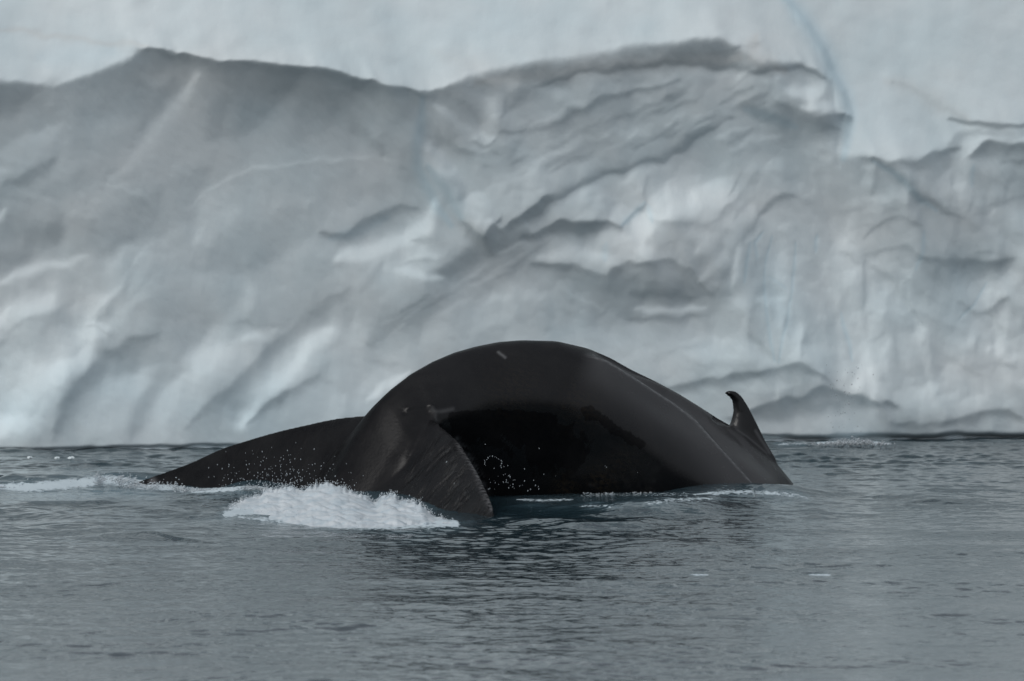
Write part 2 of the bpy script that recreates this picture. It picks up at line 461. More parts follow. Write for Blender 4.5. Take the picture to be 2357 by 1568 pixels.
blob(2310,308,70,12,0,166,.7); S([(2180,330),(2215,315),(2250,300)], 12, 10, 160, .5)
S([(2235,350),(2270,332),(2310,328),(2380,338)], 4, 26, 118, .8); S([(2300,372),(2340,370),(2380,362)], 2, 5, 112, .6)
# --- right wall
S([(1985,366),(2050,373),(2110,368),(2160,350),(2200,335)], 4, 18, 132, .75)
S([(2005,368),(2045,388),(2076,412),(2115,458),(2172,489),(2215,499)], 12, 9, 112, .85); B([(2005,372),(2045,392),(2076,415),(2115,460),(2150,485)], 9, .5)
blob(2180,425,48,34,60,172,.75); S([(2238,380),(2235,430),(2222,480)], 4, 7, 146, .5); B([(2236,380),(2232,430)], 6, .4)
blob(2325,480,60,46,40,168,.75); S([(2280,470),(2330,455),(2380,448)], 4, 12, 138, .5)
S([(2235,565),(2200,560),(2170,540)], 6, 6, 128, .5)
S([(2120,592),(2190,598),(2260,606),(2330,596)], 6, 22, 106, .85); blob(2180,630,52,30,0,118,.75); S([(2240,582),(2280,575)], 3, 6, 116, .6)
blob(2300,670,56,40,-20,172,.7); blob(2150,690,60,20,30,150,.4)
S([(1985,545),(2025,515),(2065,499),(2115,512),(2130,540)], 4, 9, 120, .7); S([(1990,585),(2040,566),(2085,570),(2120,590)], 4, 9, 124, .65)
S([(2030,530),(2080,535)], 14, 14, 146, .4); B([(2125,530),(2120,580),(2105,620)], 6, .45)
S([(1975,500),(2020,486),(2060,480)], 3, 7, 134, .5)
S([(1955,520),(1945,580),(1955,650)], 34, 34, 172, .75); S([(1990,600),(1985,660),(1980,720)], 4, 9, 132, .55)
S([(2010,612),(2050,640),(2085,690),(2110,730)], 6, 9, 126, .6); blob(2095,610,30,18,60,166,.6); blob(2045,690,40,16,60,165,.6)
S([(2080,640),(2120,670),(2160,690)], 5, 12, 128, .5)
S([(1748,486),(1772,468),(1800,452),(1840,452)], 5, 8, 108, .75); blob(1830,470,50,16,0,134,.5)
S([(1780,400),(1830,410),(1900,395)], 10, 12, 132, .5); blob(1730,405,30,22,-40,160,.5)
blob(1598,462,100,40,-14,183,.92); blob(1530,448,36,22,20,178,.7)
S([(1500,500),(1560,520),(1640,505),(1700,455),(1740,400)], 4, 16, 136, .6)
blob(1362,448,52,20,-10,167,.7); blob(1360,447,14,7,0,142,.6)
S([(1487,405),(1484,440),(1483,468)], 2.5, 4, 120, .6); S([(1483,465),(1462,490),(1430,518)], 3, 8, 106, .75); B([(1483,465),(1462,490),(1430,518)], 8, .5); B([(1490,470),(1500,510)], 6, .4)
S([(1195,550),(1248,524),(1310,510),(1370,507),(1425,520)], 4, 20, 84, .95); blob(1330,530,80,12,-3,96,.7)
S([(1245,588),(1320,575),(1395,585)], 18, 24, 168, .8); blob(1400,605,16,14,0,160,.5); B([(1394,560),(1392,600)], 9, .35)
blob(1475,548,52,32,65,174,.8); blob(1500,600,60,12,5,158,.5)
S([(1540,555),(1580,580),(1600,600)], 5, 8, 134, .5)
S([(1228,606),(1320,608),(1392,635),(1450,604),(1540,598),(1592,628),(1638,678)], 4, 22, 96, .85)
S([(1300,640),(1400,662),(1480,650),(1560,650),(1615,676)], 26, 26, 106, .85)
S([(1450,676),(1530,672),(1605,684)], 12, 12, 90, .75); blob(1500,640,40,7,-8,122,.5)
S([(1280,660),(1340,690),(1400,715)], 3, 3, 150, .55); blob(1280,690,60,20,25,130,.5)
S([(1465,712),(1540,711),(1625,707)], 8, 8, 166, .85); S([(1430,732),(1530,730),(1630,726)], 3, 10, 106, .75)
S([(1642,680),(1672,620),(1705,555),(1740,500),(1768,465)], 7, 7, 120, .65)
S([(1600,575),(1650,530),(1700,470)], 20, 24, 164, .65); S([(1610,640),(1650,600),(1690,540)], 12, 12, 160, .6)
S([(1700,560),(1690,610),(1685,660)], 8, 12, 172, .6)
for pts in ([(1775,545),(1762,600),(1758,650),(1764,735),(1770,770),(1782,830)], [(1829,560),(1828,605),(1822,668),(1810,735),(1798,785),(1790,832)], [(1768,636),(1788,648),(1808,664)],
            [(1742,600),(1735,560),(1755,535)], [(1725,560),(1718,600),(1712,650)], [(1935,720),(1950,780),(1958,830)], [(2270,650),(2240,700),(2205,735)], [(1880,540),(1878,580)]):
    B(pts, 5, .5); G(pts, 4, .005)
S([(1745,690),(1790,690),(1790,740)], 16, 16, 172, .7); blob(1795,600,40,16,88,164,.6); blob(1745,800,30,14,60,158,.5)
S([(1690,715),(1720,760),(1780,812)], 4, 12, 128, .55); blob(1700,690,36,14,70,168,.6)
S([(1560,790),(1620,775),(1700,790)], 6, 12, 158, .5); S([(1500,830),(1560,800),(1600,790)], 3, 9, 132, .5); blob(1640,812,70,12,4,162,.5); S([(1600,830),(1660,838),(1720,840)], 3, 9, 130, .5)
blob(1840,790,40,28,80,170,.7); S([(1860,745),(1850,790),(1835,830)], 3, 6, 142, .5)
S([(1500,895),(1600,882),(1680,862),(1745,855),(1800,842),(1830,838),(1868,848),(1915,880)], 4, 16, 100, .85)
S([(1620,905),(1740,890),(1840,878)], 12, 12, 148, .5)
S([(1690,955),(1760,932),(1830,910),(1900,893),(1960,905),(2010,916),(2055,928)], 5, 26, 84, .95); blob(1840,940,110,16,-4,98,.75)
S([(1770,985),(1850,975),(1930,960)], 12, 14, 138, .6); S([(1700,985),(1760,960),(1850,955)], 5, 8, 96, .5)
S([(1935,735),(1950,800),(1980,860),(2010,905)], 24, 28, 178, .85); S([(2013,890),(2020,915),(2027,930)], 5, 6, 168, .8)
blob(2038,960,18,12,30,146,.7)
S([(2060,972),(2130,972),(2200,960),(2270,946),(2325,938),(2357,962)], 4, 22, 100, .85); blob(2160,985,90,14,-3,110,.5)
S([(2140,998),(2190,985),(2240,972)], 8, 9, 142, .65); blob(2290,985,40,10,-10,130,.5)
blob(2220,660,24,16,60,170,.6); S([(2212,690),(2245,720),(2285,715),(2312,682)], 4, 12, 122, .65)
blob(2110,760,50,24,60,160,.6); blob(2260,790,60,26,10,168,.6); S([(2120,720),(2160,740),(2220,770)], 5, 10, 134, .5)
S([(2200,850),(2260,830),(2340,845)], 4, 10, 138, .5); blob(2160,860,60,20,0,160,.5); S([(2060,800),(2080,860),(2075,910)], 9, 9, 146, .4)
S([(2170,810),(2210,835),(2260,860)], 3, 8, 136, .5); S([(2030,745),(2060,790),(2065,830)], 4, 9, 142, .5); blob(2340,880,50,20,0,162,.5)
for i in range(60):
    x = RNG.uniform(1640, 2360); y = RNG.uniform(400, 900); l = RNG.uniform(12, 40); a = RNG.uniform(.5, 1.7) * RNG.choice([1, -1])
    S([(x - l * math.cos(a), y - l * math.sin(a)), (x + RNG.uniform(-5, 5), y), (x + l * math.cos(a), y + l * math.sin(a))], RNG.uniform(2, 5), RNG.uniform(4, 10), RNG.choice([124, 132, 164, 168]), RNG.uniform(.2, .42))
G([(1640,1013),(1750,1010),(1850,1013),(2000,1007),(2110,1010),(2200,1004),(2330,1007),(2500,1001)], 7, .22); G([(-200,1040),(20,1036),(250,1031),(480,1027),(700,1024)], 4, .10)
B([(40,960),(300,900),(560,960),(900,960)], 120, .34); B([(1280,770),(1500,770),(1620,800)], 55, .22); B([(150,330),(60,420)], 80, .14); B([(250,560),(600,620)], 90, .12)
B([(1770,620),(1800,720)], 50, .25); B([(2230,640),(2200,760)], 50, .2); B([(900,40),(1500,60)], 70, .14); B([(100,130),(260,120)], 36, .25)
E([(320,170),(650,195),(940,250)], 60, .16); E([(1100,190),(1400,150),(1700,135)], 26, .3); E([(1250,330),(1600,250)], 70, .10)
# --- snow cap creases
S([(0,62),(90,75),(200,92),(330,104)], 10, 14, 177, .4); E([(0,66),(120,84),(260,100),(345,106)], 8, .25)
E([(1000,120),(1150,170),(1280,190)], 30, .12); S([(1100,175),(1250,205),(1340,240)], 14, 14, 180, .3)
S([(1690,120),(1760,100),(1770,130)], 8, 8, 168, .5); E([(1740,80),(1730,130),(1800,160)], 22, .3)
# --- outside the picture the same kind of wall goes on
for i in range(150):
    x = RNG.choice([RNG.uniform(-480, -20), RNG.uniform(2380, 2840)]); y = RNG.uniform(340, 1000); l = RNG.uniform(20, 90)
    a = RNG.uniform(-1.0, -.2) if x < 0 else RNG.uniform(-.6, 1.2)
    S([(x - l * math.cos(a), y - l * math.sin(a)), (x + RNG.uniform(-8, 8), y), (x + l * math.cos(a), y + l * math.sin(a))], RNG.uniform(4, 16), RNG.uniform(8, 26), RNG.choice([112, 124, 164, 174]), RNG.uniform(.3, .7))

def build_iceberg():
    T, blue, beige, groove, recess, below = carve_map()
    # chipped facets: every cell of the ice leans its own way
    def cells(size, ang, asp, seed, blur):
        r = np.random.default_rng(seed); ca, sa = math.cos(ang), math.sin(ang)
        u = ((GX + 2 * WARPX) * ca + (GY + 2 * WARPY) * sa) / (size * asp); v = (-(GX + 2 * WARPX) * sa + (GY + 2 * WARPY) * ca) / size
        iu, iv = np.floor(u).astype(int), np.floor(v).astype(int); o = 200
        J = r.uniform(0, 1, (400, 400, 2)); R = r.normal(0, 1, (400, 400)); Gd = r.normal(0, 1, (400, 400, 2))
        best = np.full(u.shape, 9.0); val = np.zeros(u.shape)
        for a in (-1, 0, 1):
            for b in (-1, 0, 1):
                p = (iu + a + o) % 400; q = (iv + b + o) % 400
                du = u - (iu + a + J[p, q, 0]); dv = v - (iv + b + J[p, q, 1]); dd = du * du + dv * dv
                k = dd < best; best = np.where(k, dd, best)
                val = np.where(k, R[p, q] + 1.1 * (Gd[p, q, 0] * du + Gd[p, q, 1] * dv) - .9 * dv, val)
        return soften(val, blur)
    def soften(A, sig):
        py, px_ = A.shape; P = np.pad(A, 40, mode='edge')
        ky = np.fft.fftfreq(P.shape[0])[:, None]; kx = np.fft.rfftfreq(P.shape[1])[None]
        return np.fft.irfft2(np.fft.rfft2(P) * np.exp(-2 * (math.pi * sig / CELL) ** 2 * (kx ** 2 + ky ** 2)), P.shape)[40:-40, 40:-40]
    right = smoothstep(960, 1100, GX); T0 = T
    fac = cells(74, -.5, 1.5, 401, 4.0) * (3.2 * (1 - right)) + cells(62, -.45, 1.7, 402, 3.0) * (3.6 * right * smoothstep(1750, 1500, GX)) \
        + cells(58, 1.25, 1.9, 403, 3.0) * (3.8 * smoothstep(1500, 1750, GX)) + cells(26, -.5, 1.6, 404, 2.0) * (2.6 * right) + cells(120, -.75, 2.2, 405, 7.0) * (4.0 * (1 - right))
    T = T + fac * below * smoothstep(250, 120, np.abs(T - 140) * 3)
    T = np.where(T < 150, 150 + (T - 150) * (1 - .24 * below), 150 + (T - 150) * (1 - .10 * below)) + 8.0 * below
    T = T + (.35 * below) * (soften(T, 6) - T)
    T = T + .30 * (T - soften(T, 75)) * below
    fine = waves_noise(GX * .83 + GY * .55, -GX * .55 + GY * .83, 40, 14, 120, 31, 2.2)
    T = T + fine * (.5 + 1.0 * below) + waves_noise(GX, GY, 40, 9, 34, 32) * .45
    lin = ((T / 255 + 0.055) / 1.055) ** 2.4
    nz = np.interp(lin, [0.05, 0.114, 0.205, 0.285, 0.46, 0.56], [-0.80, -0.59, -0.19, 0.11, 0.60, 0.74])
    s = -nz / np.sqrt(1 - nz * nz)                 # bulge gained per metre upwards
    ppm = F / 58.2                                 # picture units per metre at the wall
    h = CELL / ppm
    ny, nx = s.shape
    tap = smoothstep(0, 60, np.minimum(np.arange(nx), nx - 1 - np.arange(nx)))[None] * smoothstep(0, 60, np.minimum(np.arange(ny), ny - 1 - np.arange(ny)))[:, None]
    ss = np.zeros((ny + 400, nx + 400)); ss[:ny, :nx] = s * tap
    fz = 2 * math.pi * np.fft.fftfreq(ny + 400, h)[:, None]; fx = 2 * math.pi * np.fft.fftfreq(nx + 400, h)[None]
    al = math.radians(24)                          # the light comes from above and somewhat from the left
    ku = -fz * math.cos(al) - fx * math.sin(al)
    Dh = (-1j * ku) * np.fft.fft2(ss) / (ku ** 2 + 0.03 * (fx ** 2 + fz ** 2) + 0.4)
    D = np.real(np.fft.ifft2(Dh))[:ny, :nx]
    D = D - groove - recess
    # mesh grid: fine in the middle, coarser outwards
    def spread(lo, hi, n, step, far, grow):
        c = list(np.linspace(lo, hi, n))
        a = c[0]; st = step; left = []
        while a > far[0]: st *= grow; a -= st; left.append(a)
        b = c[-1]; st = step; right = []
        while b < far[1]: st *= grow; b += st; right.append(b)
        return np.array(left[::-1] + c + right)
    xs = spread(-5.2, 5.4, 780, .0136, (-17, 17), 1.06)
    zs = spread(-0.12, 4.35, 340, .0132, (-1.6, 8.2), 1.06)
    X, Z = np.meshgrid(xs, zs)
    yb = 7.2 + (X + 4.58) * 0.246
    d = yb + 50
    px = PX0 + X * F / d; py = PY0 + (CAMH - Z) * F / d
    fx_ = np.clip((px - GX0) / CELL, 0, nx - 2); fy_ = np.clip((py - GY0) / CELL, 0, ny - 2)
    ix = fx_.astype(int); iy = fy_.astype(int); tx = fx_ - ix; ty = fy_ - iy
    def smp(A):
        ix1 = np.minimum(ix + 1, nx - 1); iy1 = np.minimum(iy + 1, ny - 1)
        return (A[iy, ix] * (1 - tx) + A[iy, ix1] * tx) * (1 - ty) + (A[iy1, ix] * (1 - tx) + A[iy1, ix1] * tx) * ty
    dep = smp(D)
    up_ = np.maximum(Z - 4.3, 0); lean = 0.5 * up_ ** 2 / (1.6 + up_)
    far = waves_noise(X, Z, 30, 1.2, 6, 51) * 0.22 * smoothstep(5.2, 8, np.abs(X)) + waves_noise(X, Z, 30, 1.5, 6, 52) * 0.25 * smoothstep(4.6, 6, Z)
    dep = dep * smoothstep(-1.2, -0.1, Z) + far
    ends = np.clip(1 - (np.abs(X) / 18.0) ** 4, 0, 1)
    Yf = yb - dep + lean + (1 - ends) * 4
    # top and back close the berg
    nr_top = 26; nr_back = 14
    rowsX = [X]; rowsY = [Yf]; rowsZ = [Z]
    xt = np.tile(xs, (1, 1)); yt0 = Yf[-1]; zt0 = Z[-1]
    bk = yb[0] + 13 * np.sqrt(ends[0]) + 2
    for i in range(1, nr_top + 1):
        f = i / nr_top
        rowsX.append(xt); rowsY.append((yt0 + (bk - yt0) * f)[None]); rowsZ.append((zt0 + 2.0 * np.sin(f * math.pi * .55) * ends[0] + waves_noise(xs, bk * f, 12, 1.5, 7, 60) * .18 * math.sin(math.pi * min(1, f)))[None])
    zlast = rowsZ[-1][0]
    for i in range(1, nr_back + 1):
        f = i / nr_back
        rowsX.append(xt); rowsY.append((bk + .8 * math.sin(f * 3.14))[None]); rowsZ.append((zlast + (-1.6 - zlast) * f)[None])
    XX = np.concatenate(rowsX, 0); YY = np.concatenate(rowsY, 0); ZZ = np.concatenate(rowsZ, 0)
    nr, nc = XX.shape
    V = np.stack([XX, YY, ZZ], -1).reshape(-1, 3)
    # smooth normals of the whole berg, kept along the seams of its parts
    dU = np.gradient(np.stack([XX, YY, ZZ], -1), axis=1); dV = np.gradient(np.stack([XX, YY, ZZ], -1), axis=0)
    N = np.cross(dU, dV); N /= np.maximum(np.linalg.norm(N, axis=-1, keepdims=True), 1e-9)
    N = N.reshape(-1, 3)
    pad = np.zeros((nr - X.shape[0], nc))
    at = {k: np.concatenate([smp(a), pad], 0).ravel() for k, a in (('blue', blue), ('beige', beige))}
    q = grid_quads(nr, nc)
    # which part each face belongs to
    PXv = np.concatenate([px, np.tile(px[-1], (nr - X.shape[0], 1))], 0).ravel(); PYv = np.concatenate([py, np.full((nr - X.shape[0], nc), -900.0)], 0).ravel()
    fxm = PXv[q].mean(1); fym = PYv[q].mean(1)
    lipc = np.interp(fxm, [-500, 0, 130, 345, 520, 770, 980, 1228, 1442, 1657, 1749, 1841, 1905, 1930], [205, 190, 203, 109, 145, 162, 213, 160, 130, 112, 150, 158, 176, 190])
    crev = np.interp(fym, [-900, -30, 0, 58, 118, 168, 213, 262, 320, 365], [1200, 1790, 1808, 1854, 1893, 1910, 1937, 1950, 1944, 1936])
    rlip = np.interp(fxm, [1930, 2050, 2200, 2357, 2860], [360, 372, 332, 290, 320])
    right = (fxm > crev) & (fym < rlip)
    cap = (~right) & (fym < lipc) & (fxm < 1960)
    part = np.where(right, 2, np.where(cap, 1, 0))
    berg = link(bpy.data.objects.new('iceberg', None)); berg.location = (0.0, 8.3, 0.0)
    berg.empty_display_size = 1
    tag(berg, 'huge pale blue-grey iceberg wall rising from the sea behind the whale', 'iceberg')
    for p, nm, lab in ((0, 'ice_face', 'grey scalloped undercut ice face'), (1, 'snow_ledge', 'smooth white snow ledge overhanging the grey face'), (2, 'side_block', 'smooth pale block right of the blue crevice')):
        fq = q[part == p]
        used, inv = np.unique(fq.ravel(), return_inverse=True)
        o = mesh_np(nm, V[used] - np.array([0, 8.3, 0]), inv.reshape(-1, 4), M_ICE, berg)
        o['label'] = lab
        for k in at: vattr(o, k, at[k][used])
        o.data.normals_split_custom_set_from_vertices(N[used].astype(np.float32).tolist())
    return berg
build_iceberg()

# ------------------------------------------------------------------ sea
def sea_xy(px, py):
    d = CAMH * F / (py - PY0)
    return ((px - PX0) * d / F, d + CAMY)

def poly_dist(X, Y, pts):
    """distance to a polyline on the water, side (+ = towards the camera), position along"""
    best = np.full(X.shape, 1e9); side = np.zeros(X.shape); along = np.zeros(X.shape); L = 0.0
    tot = sum(math.hypot(b[0] - a[0], b[1] - a[1]) for a, b in zip(pts[:-1], pts[1:]))
    for a, b in zip(pts[:-1], pts[1:]):
        dx, dy = b[0] - a[0], b[1] - a[1]; l2 = dx * dx + dy * dy; ln = math.sqrt(l2)
        t = np.clip(((X - a[0]) * dx + (Y - a[1]) * dy) / l2, 0, 1)
        ex = X - a[0] - t * dx; ey = Y - a[1] - t * dy
        dd = np.hypot(ex, ey); sg = -np.sign(dx * ey - dy * ex)
        k = dd < best
        best = np.where(k, dd, best); side = np.where(k, sg, side); along = np.where(k, (L + t * ln) / tot, along); L += ln
    return best, side, along

SWELLS = [  # crest line in the picture (left to right), reach behind, reach in front, height
    ([(-60,1118),(80,1120),(160,1116),(240,1107),(300,1116)], .9, .42, .085),
    ([(-60,1186),(40,1176),(110,1172)], .5, .25, .030),
    ([(112,1180),(170,1196),(250,1222),(330,1232),(430,1222),(560,1194),(650,1190),(700,1200)], .8, .34, .032),
    ([(300,1172),(380,1164),(450,1153),(560,1138)], .35, .14, .026),
    ([(540,1150),(640,1128),(745,1122),(850,1150),(960,1178)], .35, .75, .085),
    ([(-60,1170),(60,1161),(180,1158),(300,1150)], .25, .12, .028), ([(330,1186),(450,1171),(560,1160)], .2, .10, .024), ([(420,1206),(520,1193),(620,1181)], .2, .10, .022),
    ([(1130,1190),(1230,1206),(1340,1214),(1440,1212),(1540,1196)], .40, .22, .036),
    ([(1430,1190),(1560,1158),(1680,1142),(1790,1142),(1850,1150)], .40, .60, .085),
    ([(1180,1165),(1280,1172),(1400,1168)], .25, .15, .028),
    ([(1860,1128),(1980,1136),(2120,1150),(2240,1158)], .4, .18, .026),
    ([(1640,1120),(1760,1130),(1860,1136)], .25, .25, .05),
]
def sea_height(X, Y):
    far = 1 + 1.5 * smoothstep(2.8, 5.5, Y)
    calm = 0.85 + 0.30 * waves_noise(X, Y, 8, 2.5, 8, 74) + .35 * smoothstep(1.8, .4, np.abs(X - .2)) * smoothstep(-2.0, -4, Y)
    H = 0.0060 * waves_noise(X, Y, 12, 1.4, 4.0, 71, 1.0, 1.2, 0.9)
    H += (0.0036 * waves_noise(X, Y, 26, 0.45, 1.3, 72, 1.0, 1.4, 0.8) + 0.0018 * waves_noise(X, Y, 44, 0.12, 0.36, 73, 1.0, 1.45, 1.0)) * np.clip(calm, .45, 1.25) * far
    for pts, wb, wf, h in SWELLS:
        w = [sea_xy(*p) for p in pts]
        x0, x1 = min(p[0] for p in w) - 2, max(p[0] for p in w) + 2
        y0, y1 = min(p[1] for p in w) - 2, max(p[1] for p in w) + 2
        k = (X > x0) & (X < x1) & (Y > y0) & (Y < y1)
        if not k.any(): continue
        d, sd, al = poly_dist(X[k], Y[k], w)
        d = d + .03 * waves_noise(X[k], Y[k], 10, .3, 1.2, 77)
        e = np.minimum(smoothstep(0, .15, al), smoothstep(0, .15, 1 - al))
        H[k] += h * e * np.exp(-(np.maximum(d, 0) / np.where(sd > 0, wf, wb)) ** 2)
    return H

# (centre line, half width in picture rows, strength) of white water lying on the surface
FOAMS = [
    ([(-30,1120),(70,1122),(160,1114),(250,1104),(330,1116),(425,1126)], 14, .85),
    ([(380,1122),(420,1128),(470,1130),(560,1124),(610,1122)], 7, .75),
    ([(520,1184),(600,1166),(700,1158),(800,1165),(900,1185),(1010,1203),(1050,1206)], 24, .9),
    ([(540,1190),(660,1200),(780,1212),(900,1214),(1020,1209)], 9, .62),
    ([(1600,1138),(1680,1132),(1760,1134),(1830,1140),(1862,1148)], 8, .58),
    ([(1330,1142),(1420,1138),(1520,1138),(1620,1138)], 9, .42),
    ([(1190,1150),(1250,1152),(1320,1150)], 5, .56), ([(1330,1166),(1380,1164),(1430,1168)], 5, .52), ([(1150,1136),(1200,1132),(1260,1136)], 5, .5),
    ([(1480,1160),(1560,1150),(1640,1148)], 10, .5),
    ([(1880,1020),(1960,1018),(2050,1022)], 5, .8), ([(1780,1022),(1860,1022)], 4, .5),
    ([(1590,1323),(1632,1323)], 2.0, .9), ([(1862,1323),(1912,1324)], 2.0, .9),
]
MILKS = [  # pale aerated water under and beside the foam
    ([(-30,1138),(150,1138),(300,1132),(420,1142)], 15, .6), ([(1140,1148),(1300,1150),(1450,1148),(1620,1152)], 16, .26), ([(440,1140),(540,1134),(620,1132)], 14, .4),
    ([(420,1200),(520,1196),(640,1208)], 10, .2), ([(1020,1206),(1100,1202)], 8, .35)]
def build_sea():
    def spread(c, st0, lo, hi, grow):
        a = c[0]; st = st0; left = []
        while a > lo: st *= grow; a -= st; left.append(a)
        b = c[-1]; st = st0; right = []
        while b < hi: st *= grow; b += st; right.append(b)
        return np.array(left[::-1] + list(c) + right)
    xs = spread(np.linspace(-5.0, 5.2, 560), .018, -900, 900, 1.12)
    dd = [31.0]
    while dd[-1] < 60.5: dd.append(dd[-1] + 0.030)
    ys = spread(np.array(dd) - 50, .030, -900, 1600, 1.12)
    X, Y = np.meshgrid(xs, ys)
    near = smoothstep(14, 6, np.abs(X)) * smoothstep(-32, -20, Y) * smoothstep(22, 12, Y)
    Z = sea_height(X, Y) * near
    V = np.stack([X, Y, Z], -1).reshape(-1, 3)
    dpt = np.maximum(Y + 50, 5)
    PX = PX0 + X * F / dpt; PY = PY0 + (CAMH - Z) * F / dpt
    foam = np.zeros(X.shape); milk = np.zeros(X.shape)
    for pts, w, st in FOAMS:
        k = (PX > min(p[0] for p in pts) - 60) & (PX < max(p[0] for p in pts) + 60) & (PY > min(p[1] for p in pts) - 50) & (PY < max(p[1] for p in pts) + 50)
        d, sd, al = poly_dist(PX[k], PY[k], pts)
        e = .4 + .6 * np.minimum(smoothstep(0, .2, al), smoothstep(0, .2, 1 - al))
        foam[k] = np.maximum(foam[k], st * np.exp(-(d / (w * e)) ** 2))
        milk[k] = np.maximum(milk[k], min(.55, .5 * st) * np.exp(-(d / (w * 1.9 * e)) ** 2))
    for pts, w, st in MILKS:
        k = (PX > min(p[0] for p in pts) - 60) & (PX < max(p[0] for p in pts) + 60) & (PY > min(p[1] for p in pts) - 50) & (PY < max(p[1] for p in pts) + 50)
        d, sd, al = poly_dist(PX[k], PY[k], pts)
        milk[k] = np.maximum(milk[k], st * np.exp(-(d / w) ** 2) * np.minimum(smoothstep(-.05, .25, al), smoothstep(-.05, .25, 1 - al)))
    o = mesh_np('sea', V, grid_quads(*X.shape), M_SEA)
    tag(o, 'dark rippled grey-blue sea water around the whale', 'water', kind='structure')
    vattr(o, 'milk', milk.ravel()); vattr(o, 'foam', foam.ravel())
    return o
build_sea()

# ------------------------------------------------------------------ whale
HX, HY = 0.84, 0.5426        # heading of the whale (right and away)
def whale_pt(t, w, z): return (-0.85 + HX * t + HY * w, HY * t - HX * w, z)
def mid_tz(px, py):
    """picture position on the whale's mid plane -> (t, z)"""
    a = (px - PX0) / F     # x = a*d, d = 50 + HY*t, x = -0.85 + HX*t
    t = (a * 50 + 0.85) / (HX - a * HY)
    d = 50 + HY * t
    return t, CAMH - (py - PY0) * d / F

def loft(rings, closed_ends=True):
    """rings: (n, m, 3) -> verts, quads, tris"""
    R = np.asarray(rings); n, m, _ = R.shape
    V = R.reshape(-1, 3); q = []; i = np.arange(n * m).reshape(n, m)
    j = np.roll(i, -1, axis=1)
    q = np.stack([i[:-1], j[:-1], j[1:], i[1:]], -1).reshape(-1, 4)
    c0 = len(V); V = np.concatenate([V, R[0].mean(0)[None], R[-1].mean(0)[None]])
    t = [(c0, j[0, a], i[0, a]) for a in range(m)] + [(c0 + 1, i[-1, a], j[-1, a]) for a in range(m)]
    return V, q, np.array(t)

